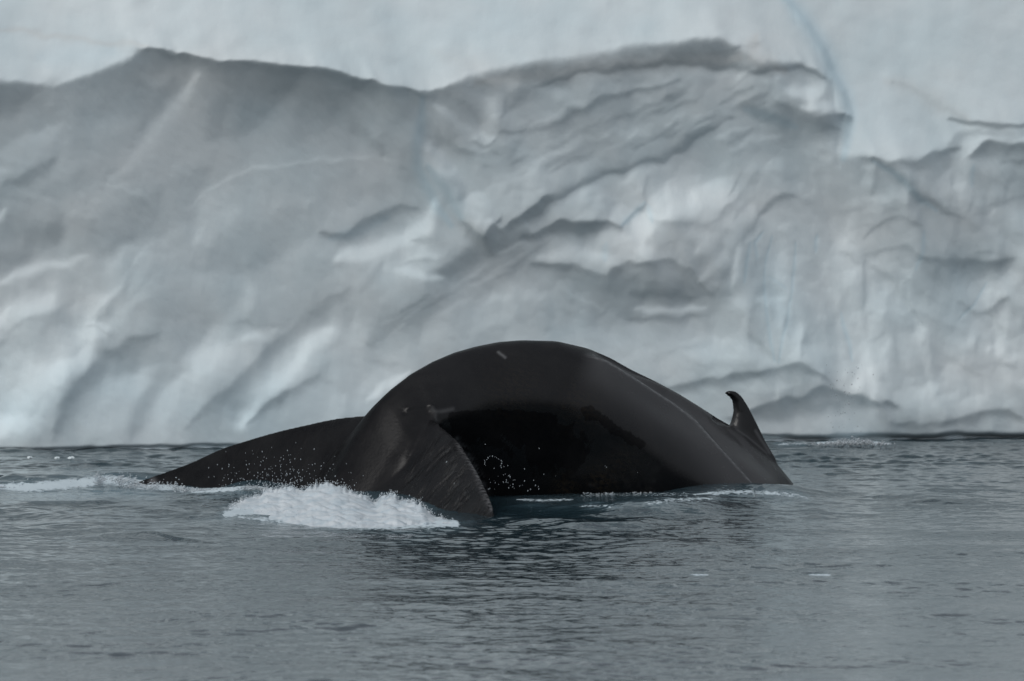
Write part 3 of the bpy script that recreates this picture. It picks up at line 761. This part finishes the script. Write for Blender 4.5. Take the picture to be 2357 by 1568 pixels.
def build_whale():
    # dorsal line, from the picture, in (t, z)
    dl = [mid_tz(*p) for p in ((770,1100),(805,1040),(850,960),(875,925),(905,895),(950,860),(1000,832),(1050,811),(1100,797),(1150,787),(1200,783),(1280,785),(1350,801),(1400,822),(1450,850),(1505,876),(1560,905),(1605,933),(1650,962),(1700,990),(1740,1023),(1780,1062),(1835,1130))]
    dt = np.array([-1.2] + [p[0] for p in dl] + [4.6, 5.6]); dz = np.array([-.22] + [p[1] for p in dl] + [-0.75, -1.6])
    # section shapes at stations: (half width w, drop v) from the dorsal line down to the keel
    ST = {
        -1.15: [(0,0),(.05,-.02),(.10,-.05),(.15,-.08),(.15,-.12),(.08,-.18),(0,-.20)],
        -0.75: [(0,0),(.10,-.03),(.24,-.09),(.40,-.18),(.60,-.30),(.30,-.40),(0,-.42)],
        -0.33: [(0,0),(.10,-.035),(.22,-.10),(.38,-.20),(.56,-.33),(.30,-.48),(0,-.52)],
         0.05: [(0,0),(.11,-.05),(.22,-.14),(.32,-.26),(.37,-.37),(.18,-.60),(0,-.66)],
         0.60: [(0,0),(.14,-.05),(.27,-.18),(.34,-.38),(.31,-.56),(.18,-.88),(0,-1.15)],
         1.30: [(0,0),(.17,-.06),(.32,-.22),(.42,-.46),(.38,-.68),(.22,-1.10),(0,-1.5)],
         2.00: [(0,0),(.20,-.11),(.36,-.27),(.58,-.52),(.62,-.86),(.36,-1.30),(0,-1.65)],
         2.65: [(0,0),(.16,-.13),(.32,-.27),(.62,-.52),(.80,-.88),(.56,-1.45),(0,-1.8)],
         3.50: [(0,0),(.17,-.11),(.34,-.25),(.68,-.55),(.90,-.96),(.62,-1.60),(0,-2.0)],
         4.60: [(0,0),(.19,-.09),(.38,-.24),(.62,-.62),(.76,-1.1),(.60,-1.75),(0,-2.2)],
         5.60: [(0,0),(.19,-.09),(.38,-.24),(.62,-.62),(.76,-1.1),(.60,-1.75),(0,-2.2)]}
    kt = np.array(sorted(ST)); KS = np.array([ST[k] for k in kt])
    ts = np.linspace(-1.15, 5.0, 150)
    par = np.linspace(0, 6, 40)
    def cr(P, u):
        """Catmull-Rom through the section points"""
        n = len(P) - 1; k = np.clip(u.astype(int), 0, n - 1); f = (u - k)[:, None]
        Q = np.concatenate([(P[1] * [-1, 1])[None], P, (P[-2] * [-1, 1])[None]])
        p0, p1, p2, p3 = Q[k], Q[k + 1], Q[k + 2], Q[k + 3]
        return .5 * (2 * p1 + (p2 - p0) * f + (2 * p0 - 5 * p1 + 4 * p2 - p3) * f ** 2 + (3 * p1 - p0 - 3 * p2 + p3) * f ** 3)
    rings = []
    for t in ts:
        k = np.clip(np.searchsorted(kt, t) - 1, 0, len(kt) - 2); f = (t - kt[k]) / (kt[k + 1] - kt[k]); f = np.clip(f, 0, 1)
        sec = cr(KS[k] * (1 - f) + KS[k + 1] * f, par)
        z0 = np.interp(t, dt, dz)
        half = [(w, z0 + v) for w, v in sec]
        ring = half + [(-w, z) for w, z in half[-2:0:-1]]
        rings.append([whale_pt(t, w, z) for w, z in ring])
    bodies = [loft(rings)]
    # flukes: leading edge by span w, chord falls back and down into the water
    LE = np.array([(-2.98,-.95,-.06),(-2.80,-.80,.015),(-2.6,-.70,.085),(-2.3,-.57,.185),(-2.0,-.45,.315),(-1.5,-.25,.455),(-.9,-.05,.575),(-.4,.08,.62),(0,.14,.60),(.39,.056,.60),(.9,-.05,.476),(1.5,-.25,.255),(2.0,-.45,.065),(2.35,-.66,-.03),(2.6,-.86,-.16)])
    CH = np.array([(-2.98,.34),(-2.5,.52),(-2,.58),(-1.5,.80),(-.9,1.02),(-.4,1.2),(0,1.12),(.4,1.2),(.9,1.02),(1.5,.80),(2,.56),(2.4,.30),(2.6,.10)])
    ws = np.linspace(-2.82, 2.6, 136)
    kern = np.ones(7) / 7
    def sm(a): return np.convolve(np.pad(a, 3, mode='reflect', reflect_type='odd'), kern, 'valid')
    lt = sm(np.interp(ws, LE[:, 0], LE[:, 1])); lz = sm(np.interp(ws, LE[:, 0], LE[:, 2])); ch = sm(np.interp(ws, CH[:, 0], CH[:, 1]))
    th = np.interp(np.abs(ws), [0, .5, 1.5, 2.3, 2.75], [.24, .15, .085, .05, .035])
    frings = []
    c = np.concatenate([np.linspace(0, 1, 18) ** 1.6, (np.linspace(1, 0, 18) ** 1.6)[1:-1]])
    side = np.concatenate([np.ones(18), -np.ones(16)])
    for w, t0, z0, cc, tt in zip(ws, lt, lz, ch, th):
        an = math.radians(np.interp(w, [-1, .4], [50, 42])); ca, sa = math.cos(an), math.sin(an)
        prof = tt * 0.5 * (2.6 * np.sqrt(c + 1e-4) * (1 - c) + 0.22 * (1 - c) + .1) * np.where(side > 0, 1, .8)
        camber = -.05 * np.sin(math.pi * c)
        nrm = prof * side + camber * cc
        tt_ = t0 - c * cc * ca - nrm * sa
        zz_ = z0 - c * cc * sa + nrm * ca
        frings.append([whale_pt(a, w, b) for a, b in zip(tt_, zz_)])
    bodies.append(loft(frings))
    # dorsal fin: outline in the mid plane, lens-shaped thickness
    outl = [(1686,985),(1692,968),(1695,948),(1693,930),(1686,918),(1676,913),(1672,908),(1677,904),(1690,904),(1703,914),(1717,938),(1735,976),(1756,1017),(1778,1054),(1785,1085),(1735,1075),(1695,1040)]
    oc = np.mean(outl, 0); outl = [(x + 5.5 * (x - oc[0]) / math.hypot(x - oc[0], y - oc[1]) , y + 5.5 * (y - oc[1]) / math.hypot(x - oc[0], y - oc[1])) for x, y in outl]
    O = np.array([mid_tz(*p) for p in outl])
    cen = O.mean(0)
    fv = []; nO = len(O)
    layers = [(0.0, 1.0), (.35, .97), (.7, .86), (.95, .66), (1.0, .4)]
    zt = np.clip((O[:, 1] - O[:, 1].min()) / (O[:, 1].max() - O[:, 1].min()), 0, 1)
    rings2 = []
    spine = np.array([mid_tz(*p) for p in ((1700,985),(1708,968),(1709,948),(1704,930),(1694,917),(1683,911),(1678,909),(1680,908),(1690,912),(1698,922),(1704,940),(1712,976),(1728,1012),(1745,1045),(1750,1070),(1735,1060),(1715,1030))])
    halfth = np.interp(zt, [0, .4, .8, 1], [.10, .08, .05, .04])
    seq = [(1, l) for l in layers[::-1]] + [(-1, l) for l in layers[1:]]
    for sd, (hh, sc) in seq:
        P = spine + (O - spine) * sc
        rings2.append([whale_pt(a, sd * hh * h_, b) for (a, b), h_ in zip(P, halfth)])
    bodies.append(loft(np.array(rings2)))
    vs_, qs_, tr_ = [], [], []; off = 0
    for v, q, t in bodies:
        vs_.append(v); qs_.append(np.asarray(q) + off); tr_.append(np.asarray(t) + off); off += len(v)
    tmp = mesh_np('whale_source', np.concatenate(vs_), np.concatenate(qs_), None, tris=np.concatenate(tr_))
    bm = bmesh.new(); bm.from_mesh(tmp.data); bmesh.ops.recalc_face_normals(bm, faces=bm.faces); bm.to_mesh(tmp.data); bm.free()
    md = tmp.modifiers.new('r', 'REMESH'); md.mode = 'VOXEL'; md.voxel_size = 0.012; md.use_smooth_shade = True
    sm_ = tmp.modifiers.new('s', 'SMOOTH'); sm_.factor = 0.5; sm_.iterations = 18
    dg = bpy.context.evaluated_depsgraph_get()
    me = bpy.data.meshes.new_from_object(tmp.evaluated_get(dg))
    bpy.data.objects.remove(tmp)
    n = len(me.vertices)
    co = np.empty(n * 3, np.float32); me.vertices.foreach_get('co', co); co = co.reshape(-1, 3).astype(float)
    d = co[:, 1] + 50
    px = PX0 + co[:, 0] * F / d; py = PY0 + (CAMH - co[:, 2]) * F / d
    nor = np.empty(n * 3, np.float32); me.vertices.foreach_get('normal', nor); nor = nor.reshape(-1, 3).astype(float)
    facing = smoothstep(-.05, .15, nor @ np.array([0, -1, .06]))
    def line(pts, wu, wd):
        d_, sd, al = poly_dist(px, -py, [(a, -b) for a, b in pts])     # side: + = lower side
        e = np.minimum(smoothstep(0, .12, al), smoothstep(0, .12, 1 - al))
        return e * np.exp(-(d_ / np.where(sd > 0, wd, wu)) ** 2) * facing
    t_ = HX * (co[:, 0] + .85) + HY * co[:, 1]; w_ = HY * (co[:, 0] + .85) - HX * co[:, 1]
    disp = np.zeros(n)
    ridge = [(1330,812),(1395,838),(1450,872),(1513,913),(1549,936),(1600,978),(1640,1022),(1690,1077),(1735,1126),(1760,1160)]
    disp += .026 * line(ridge, 5, 20) - .030 * line([(x + 11, y - 10) for x, y in ridge], 11, 5)
    disp -= .010 * line([(1600,905),(1660,975),(1700,1010),(1750,1065),(1800,1125)], 6, 8)
    disp += .010 * line([(1560,930),(1640,1000),(1700,1060),(1770,1130)], 9, 9)
    disp -= .005 * line([(925,955),(945,946),(975,945),(992,950)], 4, 5)
    disp += .010 * line([(930,944),(955,935),(985,934),(1005,942)], 6, 4)
    disp += .012 * line([(985,930),(1003,948),(1000,965),(1012,985)], 8, 8)
    disp -= .006 * line([(1390,1005),(1450,1040),(1520,1085)], 14, 14)
    disp -= .012 * line([(1640,958),(1660,968),(1682,980)], 3, 5)
    disp += .008 * line([(830,985),(800,1030),(770,1085)], 8, 5)
    rr = np.random.default_rng(5)
    for i in range(34):          # skin folds on the near fluke
        f = rr.uniform(0, 1); x0 = 1030 + 80 * f + rr.uniform(-8, 8); y0 = 1018 + 125 * f + rr.uniform(-8, 8); L = rr.uniform(50, 125)
        fold = [(x0, y0), (x0 - L * .5, y0 + L * .42 + rr.uniform(-4, 4)), (x0 - L, y0 + L * .98)]
        disp -= rr.uniform(.002, .0055) * line(fold, rr.uniform(2.5, 4), rr.uniform(2.5, 4))
    co = co + nor * disp[:, None]
    pale = np.zeros(n); brown = np.zeros(n); dark = np.zeros(n)
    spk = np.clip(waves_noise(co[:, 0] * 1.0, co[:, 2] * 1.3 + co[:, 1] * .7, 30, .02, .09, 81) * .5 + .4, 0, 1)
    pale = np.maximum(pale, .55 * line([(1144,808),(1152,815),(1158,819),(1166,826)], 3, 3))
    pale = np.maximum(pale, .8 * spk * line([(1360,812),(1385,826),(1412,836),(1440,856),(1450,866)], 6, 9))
    pale = np.maximum(pale, .85 * (.6 + .4 * spk) * line(ridge, 3, 5)); pale = np.maximum(pale, .30 * line(ridge, 45, 60)); pale = np.maximum(pale, .32 * line([(1500,895),(1560,925),(1650,1000),(1720,1060),(1790,1135)], 45, 60))  # ridge highlight and brighter upper flank painted in as pale skin colour
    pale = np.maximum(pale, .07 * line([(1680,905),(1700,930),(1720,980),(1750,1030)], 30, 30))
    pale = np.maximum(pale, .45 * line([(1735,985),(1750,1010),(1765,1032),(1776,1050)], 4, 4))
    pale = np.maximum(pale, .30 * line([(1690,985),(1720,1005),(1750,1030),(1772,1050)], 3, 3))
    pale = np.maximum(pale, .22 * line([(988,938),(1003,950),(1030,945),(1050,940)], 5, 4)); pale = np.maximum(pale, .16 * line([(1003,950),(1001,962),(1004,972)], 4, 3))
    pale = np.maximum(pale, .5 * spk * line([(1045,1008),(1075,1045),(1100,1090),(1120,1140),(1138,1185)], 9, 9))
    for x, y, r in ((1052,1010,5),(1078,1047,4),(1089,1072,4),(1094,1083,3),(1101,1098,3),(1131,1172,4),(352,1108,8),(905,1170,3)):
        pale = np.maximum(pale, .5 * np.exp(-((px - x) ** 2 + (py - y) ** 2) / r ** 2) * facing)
    for cx, cy, r in ((1385,1105,34),(1430,1070,40),(1300,1125,30),(1180,905,70),(1330,930,60)):
        brown = np.maximum(brown, (.75 if r < 36 else .3) * spk * np.exp(-((px - cx) ** 2 + (py - cy) ** 2) / r ** 2))
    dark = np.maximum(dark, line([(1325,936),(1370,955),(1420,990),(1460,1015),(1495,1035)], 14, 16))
    dark = np.maximum(dark, line([(1015,962),(1060,955),(1130,950),(1220,956),(1300,962)], 10, 90))  # shade of the turned-under belly painted in by cutting its sheen
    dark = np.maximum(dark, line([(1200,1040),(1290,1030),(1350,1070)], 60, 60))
    # dimmer reflections on the flukes are painted in as a weaker sheen
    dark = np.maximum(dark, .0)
    wrinkle = smoothstep(.55, .95, w_) * smoothstep(.35, .0, t_) + .12 * smoothstep(-.4, -.9, w_)
    base = np.array(whale_pt(0.8, 0, 0))
    co2 = co - base
    me.vertices.foreach_set('co', co2.astype(np.float32).ravel())
    me.materials.clear(); me.materials.append(M_SKIN)
    me.polygons.foreach_set('use_smooth', np.ones(len(me.polygons), bool))
    me.name = 'humpback_whale'
    o = link(bpy.data.objects.new('humpback_whale', me)); o.location = base
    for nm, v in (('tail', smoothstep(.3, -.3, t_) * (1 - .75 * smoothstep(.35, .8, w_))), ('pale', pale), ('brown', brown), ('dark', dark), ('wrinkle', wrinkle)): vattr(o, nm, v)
    tag(o, 'dark whale arching its back to dive, hooked dorsal fin and drooping tail flukes above water', 'whale')
    return o
build_whale()

# ------------------------------------------------------------------ white water, drops, ice bits
def ico():
    bm = bmesh.new(); bmesh.ops.create_icosphere(bm, subdivisions=1, radius=1.0)
    v = np.array([p.co[:] for p in bm.verts]); f = np.array([[q.index for q in p.verts] for p in bm.faces]); bm.free()
    return v, f
ICO_V, ICO_F = ico()

def specks(name, P, R, stretch, mat, seed, sheet=None):
    """many small irregular lumps as one mesh"""
    r = np.random.default_rng(seed); n = len(P); m = len(ICO_V)
    P = np.asarray(P); R = np.asarray(R)
    u = ICO_V[None] * (1 + r.uniform(-.28, .28, (n, m, 1)))
    st = np.asarray(stretch); st = np.broadcast_to(st, (n, 3))
    a = r.uniform(-.5, .5, n); ca, sa = np.cos(a)[:, None], np.sin(a)[:, None]
    u = u * st[:, None, :]
    x = u[..., 0] * ca - u[..., 2] * sa; z = u[..., 0] * sa + u[..., 2] * ca
    V = np.stack([x, u[..., 1], z], -1) * R[:, None, None] + P[:, None]
    Fc = (ICO_F[None] + (np.arange(n) * m)[:, None, None]).reshape(-1, 3)
    c = P.mean(0); c[2] = 0
    V = V.reshape(-1, 3); Q = []
    if sheet is not None:
        Q = sheet[1] + len(V); V = np.concatenate([V, sheet[0]])
    o = mesh_np(name, V - c, Q, mat, tris=Fc); o.location = c
    return o

def in_poly(x, y, poly):
    ins = np.zeros(x.shape, bool); n = len(poly)
    for i in range(n):
        x1, y1 = poly[i]; x2, y2 = poly[(i + 1) % n]
        c = ((y1 > y) != (y2 > y)) & (x < (x2 - x1) * (y - y1) / (y2 - y1 + 1e-12) + x1)
        ins ^= c
    return ins

def build_splash():
    r = np.random.default_rng(91)
    # heap of white water in front of the near fluke
    top = [(500,1186),(530,1168),(560,1150),(600,1140),(612,1124),(640,1128),(655,1121),(690,1126),(720,1120),(745,1115),(775,1119),(800,1126),(822,1136),(850,1150),(868,1156),(878,1142),(890,1146),(903,1138),(918,1150),(935,1156),(955,1158),(968,1156),(980,1172),(996,1187),(1020,1197),(1045,1203)]
    bot = [(500,1188),(540,1192),(580,1196),(650,1204),(740,1214),(830,1219),(900,1216),(950,1213),(1045,1210)]
    UX = np.linspace(500, 1045, 546); kk = np.hanning(23); kk /= kk.sum()
    def smooth(c): return np.convolve(np.pad(np.interp(UX, *zip(*c)), 11, mode='edge'), kk, 'valid')
    rag = waves_noise(UX, UX * 0, 16, 7, 45, 205) * np.interp(UX, [500, 600, 1000, 1045], [.8, 3.0, 3.0, .6])
    TY = smooth(top); BY = smooth(bot) + .6 * waves_noise(UX, UX * 0, 12, 14, 60, 206)
    TY = np.minimum(TY, BY - 2)
    def heap(px, f):
        ty = np.interp(px, UX, TY); by = np.interp(px, UX, BY)
        py = by + (ty - by) * f + np.interp(px, UX, rag) * np.clip((f - .82) / .18, 0, 1.4) ** 2
        d0 = CAMH * F / (by - PY0) + .10
        dtop = np.interp(px, [500, 620, 750, 860, 900, 980, 1045], [47.8, 48.6, 48.7, 48.35, 48.2, 47.6, 47.2])
        d = d0 + (dtop - d0) * f
        return np.stack([(px - PX0) * d / F, d + CAMY, CAMH - (py - PY0) * d / F], -1)
    U, Fv = np.meshgrid(np.linspace(500, 1045, 420), np.linspace(-.04, 1.0, 90))
    P = heap(U, Fv)
    def churn(P):
        x, y, z = P[..., 0], P[..., 1], P[..., 2]
        q = y * .55 + z * 2.2
        return .016 * np.abs(waves_noise(x + .35 * q, q, 24, .16, .6, 201)) + .0032 * np.abs(waves_noise(x + .35 * q, q, 30, .06, .16, 202)) 
    c = churn(P) * smoothstep(0, .12, Fv) * (.55 + .45 * smoothstep(500, 600, U))
    P = P + c[..., None] * np.array([0, -.75, .55])
    P[-1, :, 2] -= .05; P[-1, :, 1] += .12
    sheet = P.reshape(-1, 3); sq = grid_quads(*U.shape)
    n = 1700
    px = r.uniform(500, 1045, n); f = np.clip(np.where(r.uniform(0, 1, n) < .75, 1 - np.abs(r.normal(0, .07, n)) + .03, r.uniform(0, 1.03, n)), 0, 1.06)
    P = heap(px, f); P = P + (churn(P) * smoothstep(0, .12, f))[:, None] * np.array([0, -.75, .55]) + r.normal(0, .008, (n, 3))
    R = r.uniform(.0012, .0040, n)
    o = specks('splash_foam', P, R, (1.25, 1.25, .9), M_FOAM, 1, (sheet, sq))
    tag(o, 'heap of white churned foam piled against the near tail fluke', 'foam', kind='stuff')
    # a few ragged water jets on its rim
    n = 520
    k = r.integers(0, len(top) - 1, n); q = r.uniform(0, 1, n)
    T = np.array(top); b0 = T[k] + (T[k + 1] - T[k]) * q[:, None]
    px = b0[:, 0] + r.normal(0, 2, n); py = b0[:, 1] - np.abs(r.normal(0, 5, n)); d = np.interp(px, [500, 750, 980, 1045], [47.8, 48.7, 47.6, 47.2])
    P = np.stack([(px - PX0) * d / F, d + CAMY, CAMH - (py - PY0) * d / F], -1)
    o = specks('splash_drops', P, r.uniform(.0015, .0045, n), (1, 1, 1.6), M_DROP, 2)
    tag(o, 'drops thrown up along the rim of the foam heap', 'drops', kind='stuff')
    # foam line on the left
    n = 5200
    px = r.uniform(-40, 428, n)
    cy = np.interp(px, [-40, 60, 140, 200, 245, 290, 345, 380, 428], [1118, 1120, 1117, 1108, 1101, 1108, 1122, 1116, 1128])
    wd = np.interp(px, [-40, 120, 240, 330, 350, 380, 428], [6, 6, 13, 8, 8, 11, 5])
    g = r.normal(0, 1, n)
    lump = waves_noise(px, px * 0, 14, 14, 110, 301)
    keep = r.uniform(0, 1, n) < np.clip(.55 + .35 * lump, .12, 1)
    py = cy + wd * (.42 + .16 * np.clip(lump, -1, 2)) * g - np.where(r.uniform(0, 1, n) < .12, np.abs(r.normal(0, 7, n)), 0)
    dep = np.interp(px, [-40, 240, 430], [51.2, 51.6, 50.9]) - .10 * g + r.normal(0, .05, n)
    P = np.stack([(px - PX0) * dep / F, dep + CAMY, CAMH - (py - PY0) * dep / F], -1)
    P = P[keep]; n = len(P)
    o = specks('foam_crest', P, r.uniform(.0016, .0060, n), (1.5, 1.2, .8), M_FOAM, 3)
    tag(o, 'thin white foam crest left of the far fluke tip', 'foam', kind='stuff')
    # foam where the far fluke and the back meet the water
    n = 900
    px = r.uniform(420, 620, n); cy = np.interp(px, [420, 470, 540, 560, 590, 620], [1126, 1130, 1129, 1122, 1122, 1130])
    py = cy + r.normal(0, 2.4, n); dep = np.interp(px, [420, 620], [50.95, 49.9]) + r.normal(0, .05, n)
    P1 = np.stack([(px - PX0) * dep / F, dep + CAMY, CAMH - (py - PY0) * dep / F], -1)
    o = specks('foam_edge', P1, r.uniform(.002, .006, n), (1.3, 1.2, .8), M_FOAM, 4)
    tag(o, 'narrow foam edge along the waterline of the far fluke', 'foam', kind='stuff')
    n = 5200
    px = 1330 + 530 * r.uniform(0, 1, n) ** .6; cy = np.interp(px, [1330, 1500, 1600, 1640, 1690, 1740, 1790, 1830, 1855], [1134, 1133, 1130, 1124, 1121, 1125, 1129, 1128, 1142])
    py = cy + np.abs(r.normal(0, 1, n)) * np.interp(px, [1330, 1600, 1760, 1855], [4, 8, 7, 5]); dep = np.interp(px, [1330, 1600, 1855], [50.3, 50.75, 51.35]) + r.normal(0, .06, n)
    lump = waves_noise(px, px * 0, 14, 16, 120, 302); keep = r.uniform(0, 1, n) < np.clip(.45 + .45 * lump, .03, 1) * np.interp(px, [1330, 1560, 1640, 1860], [.12, .4, 1, 1])
    py = py - np.where(r.uniform(0, 1, n) < .08, np.abs(r.normal(0, 5, n)), 0) * (px > 1600)
    P2 = np.stack([(px - PX0) * dep / F, dep + CAMY, CAMH - (py - PY0) * dep / F], -1)
    P2 = P2[keep]; n = len(P2)
    o = specks('bow_foam', P2, r.uniform(.002, .006, n), (1.4, 1.2, .8), M_FOAM, 5)
    tag(o, 'low white foam where the back slides under below the dorsal fin', 'foam', kind='stuff')
    # drops flying over the far fluke, under the arched back, and by the iceberg
    def drops(name, lab, pts, rad, st, seed):
        P = np.array([pix(*p) for p in pts]); q = np.random.default_rng(seed)
        o = specks(name, P, q.uniform(*rad, len(P)), st, M_DROP, seed); tag(o, lab, 'drops', kind='stuff')
    A = [(r.normal(640, 85), 1128 - abs(r.normal(0, 38)), 49.2 + r.uniform(-.2, .2)) for i in range(330)]
    A = [p for p in A if 480 < p[0] < 860 and p[1] > 1000 + abs(p[0] - 640) * .22]
    drops('flying_drops', 'scattered pale drops flying across the far fluke', A, (.0012, .0034), (1, 1, 2.0), 6)
    Bp = [(r.normal(1170, 42), 1128 - abs(r.normal(0, 26)), 48.9 + r.uniform(-.3, .3)) for i in range(48)]
    Bp += [(1135 + 20 * math.cos(a) + r.normal(0, 1.5), 1068 - 17 * math.sin(a) + r.normal(0, 1.5), 48.9) for a in np.linspace(-.3, 3.4, 16)]
    Bp += [(1117, 1023, 48.9), (1393, 1073, 48.9), (1396, 1076, 48.9), (1468, 1088, 48.9), (1215, 1130, 48.9), (1793, 1026, 50.5)]
    drops('falling_drops', 'pale drops falling in front of the black underside', Bp, (.0012, .0036), (1, 1, 2.2), 7)
    C = [(r.normal(1945, 24), r.uniform(840, 1010), 57.3 + r.uniform(-.2, .2)) for i in range(46)]
    C += [(r.normal(1940, 18), r.uniform(880, 960), 57.3) for i in range(30)]
    drops('ice_spray', 'sprinkle of drops falling down the iceberg wall', C, (.002, .0055), (1, 1, 1.4), 8)
    n = 700
    px = r.normal(1965, 42, n); px = np.clip(px, 1770, 2060); py = 1021 - np.abs(r.normal(0, 5.5, n)) * np.exp(-((px - 1970) / 70) ** 2) + r.uniform(0, 5, n); dep = 57.6 + r.normal(0, .12, n)
    P3 = np.stack([(px - PX0) * dep / F, dep + CAMY, CAMH - (py - PY0) * dep / F], -1)
    o = specks('far_splash', P3, r.uniform(.002, .0055, n), (1, 1, 2.6), M_DROP, 9)
    tag(o, 'small far splash at the foot of the iceberg right of the fin', 'splash', kind='stuff')

def build_ice_bits():
    r = np.random.default_rng(33)
    for (x, y, s, lab) in ((68, 1054, .016, 'leftmost of three small ice lumps afloat before the iceberg foot'), (131, 1055, .016, 'middle one of three small ice lumps afloat before the iceberg foot'), (163, 1056, .021, 'rightmost and brightest of three small ice lumps before the iceberg foot')):
        bm = bmesh.new(); bmesh.ops.create_icosphere(bm, subdivisions=2, radius=1.0)
        for v in bm.verts:
            q = v.co.copy(); v.co *= 1 + .25 * math.sin(q.x * 3 + x) * math.cos(q.y * 4) + r.uniform(-.12, .12); v.co.z *= .8; v.co.x *= 1.35
            v.co *= s
        me = bpy.data.meshes.new('ice_lump'); bm.to_mesh(me); bm.free(); me.materials.append(M_ICE)
        o = link(bpy.data.objects.new('ice_lump', me)); X, Y = sea_xy(x, y); o.location = (X, Y, s * .1)
        tag(o, lab, 'ice lump', 'ice lumps afloat at the iceberg foot')
build_splash()
build_ice_bits()
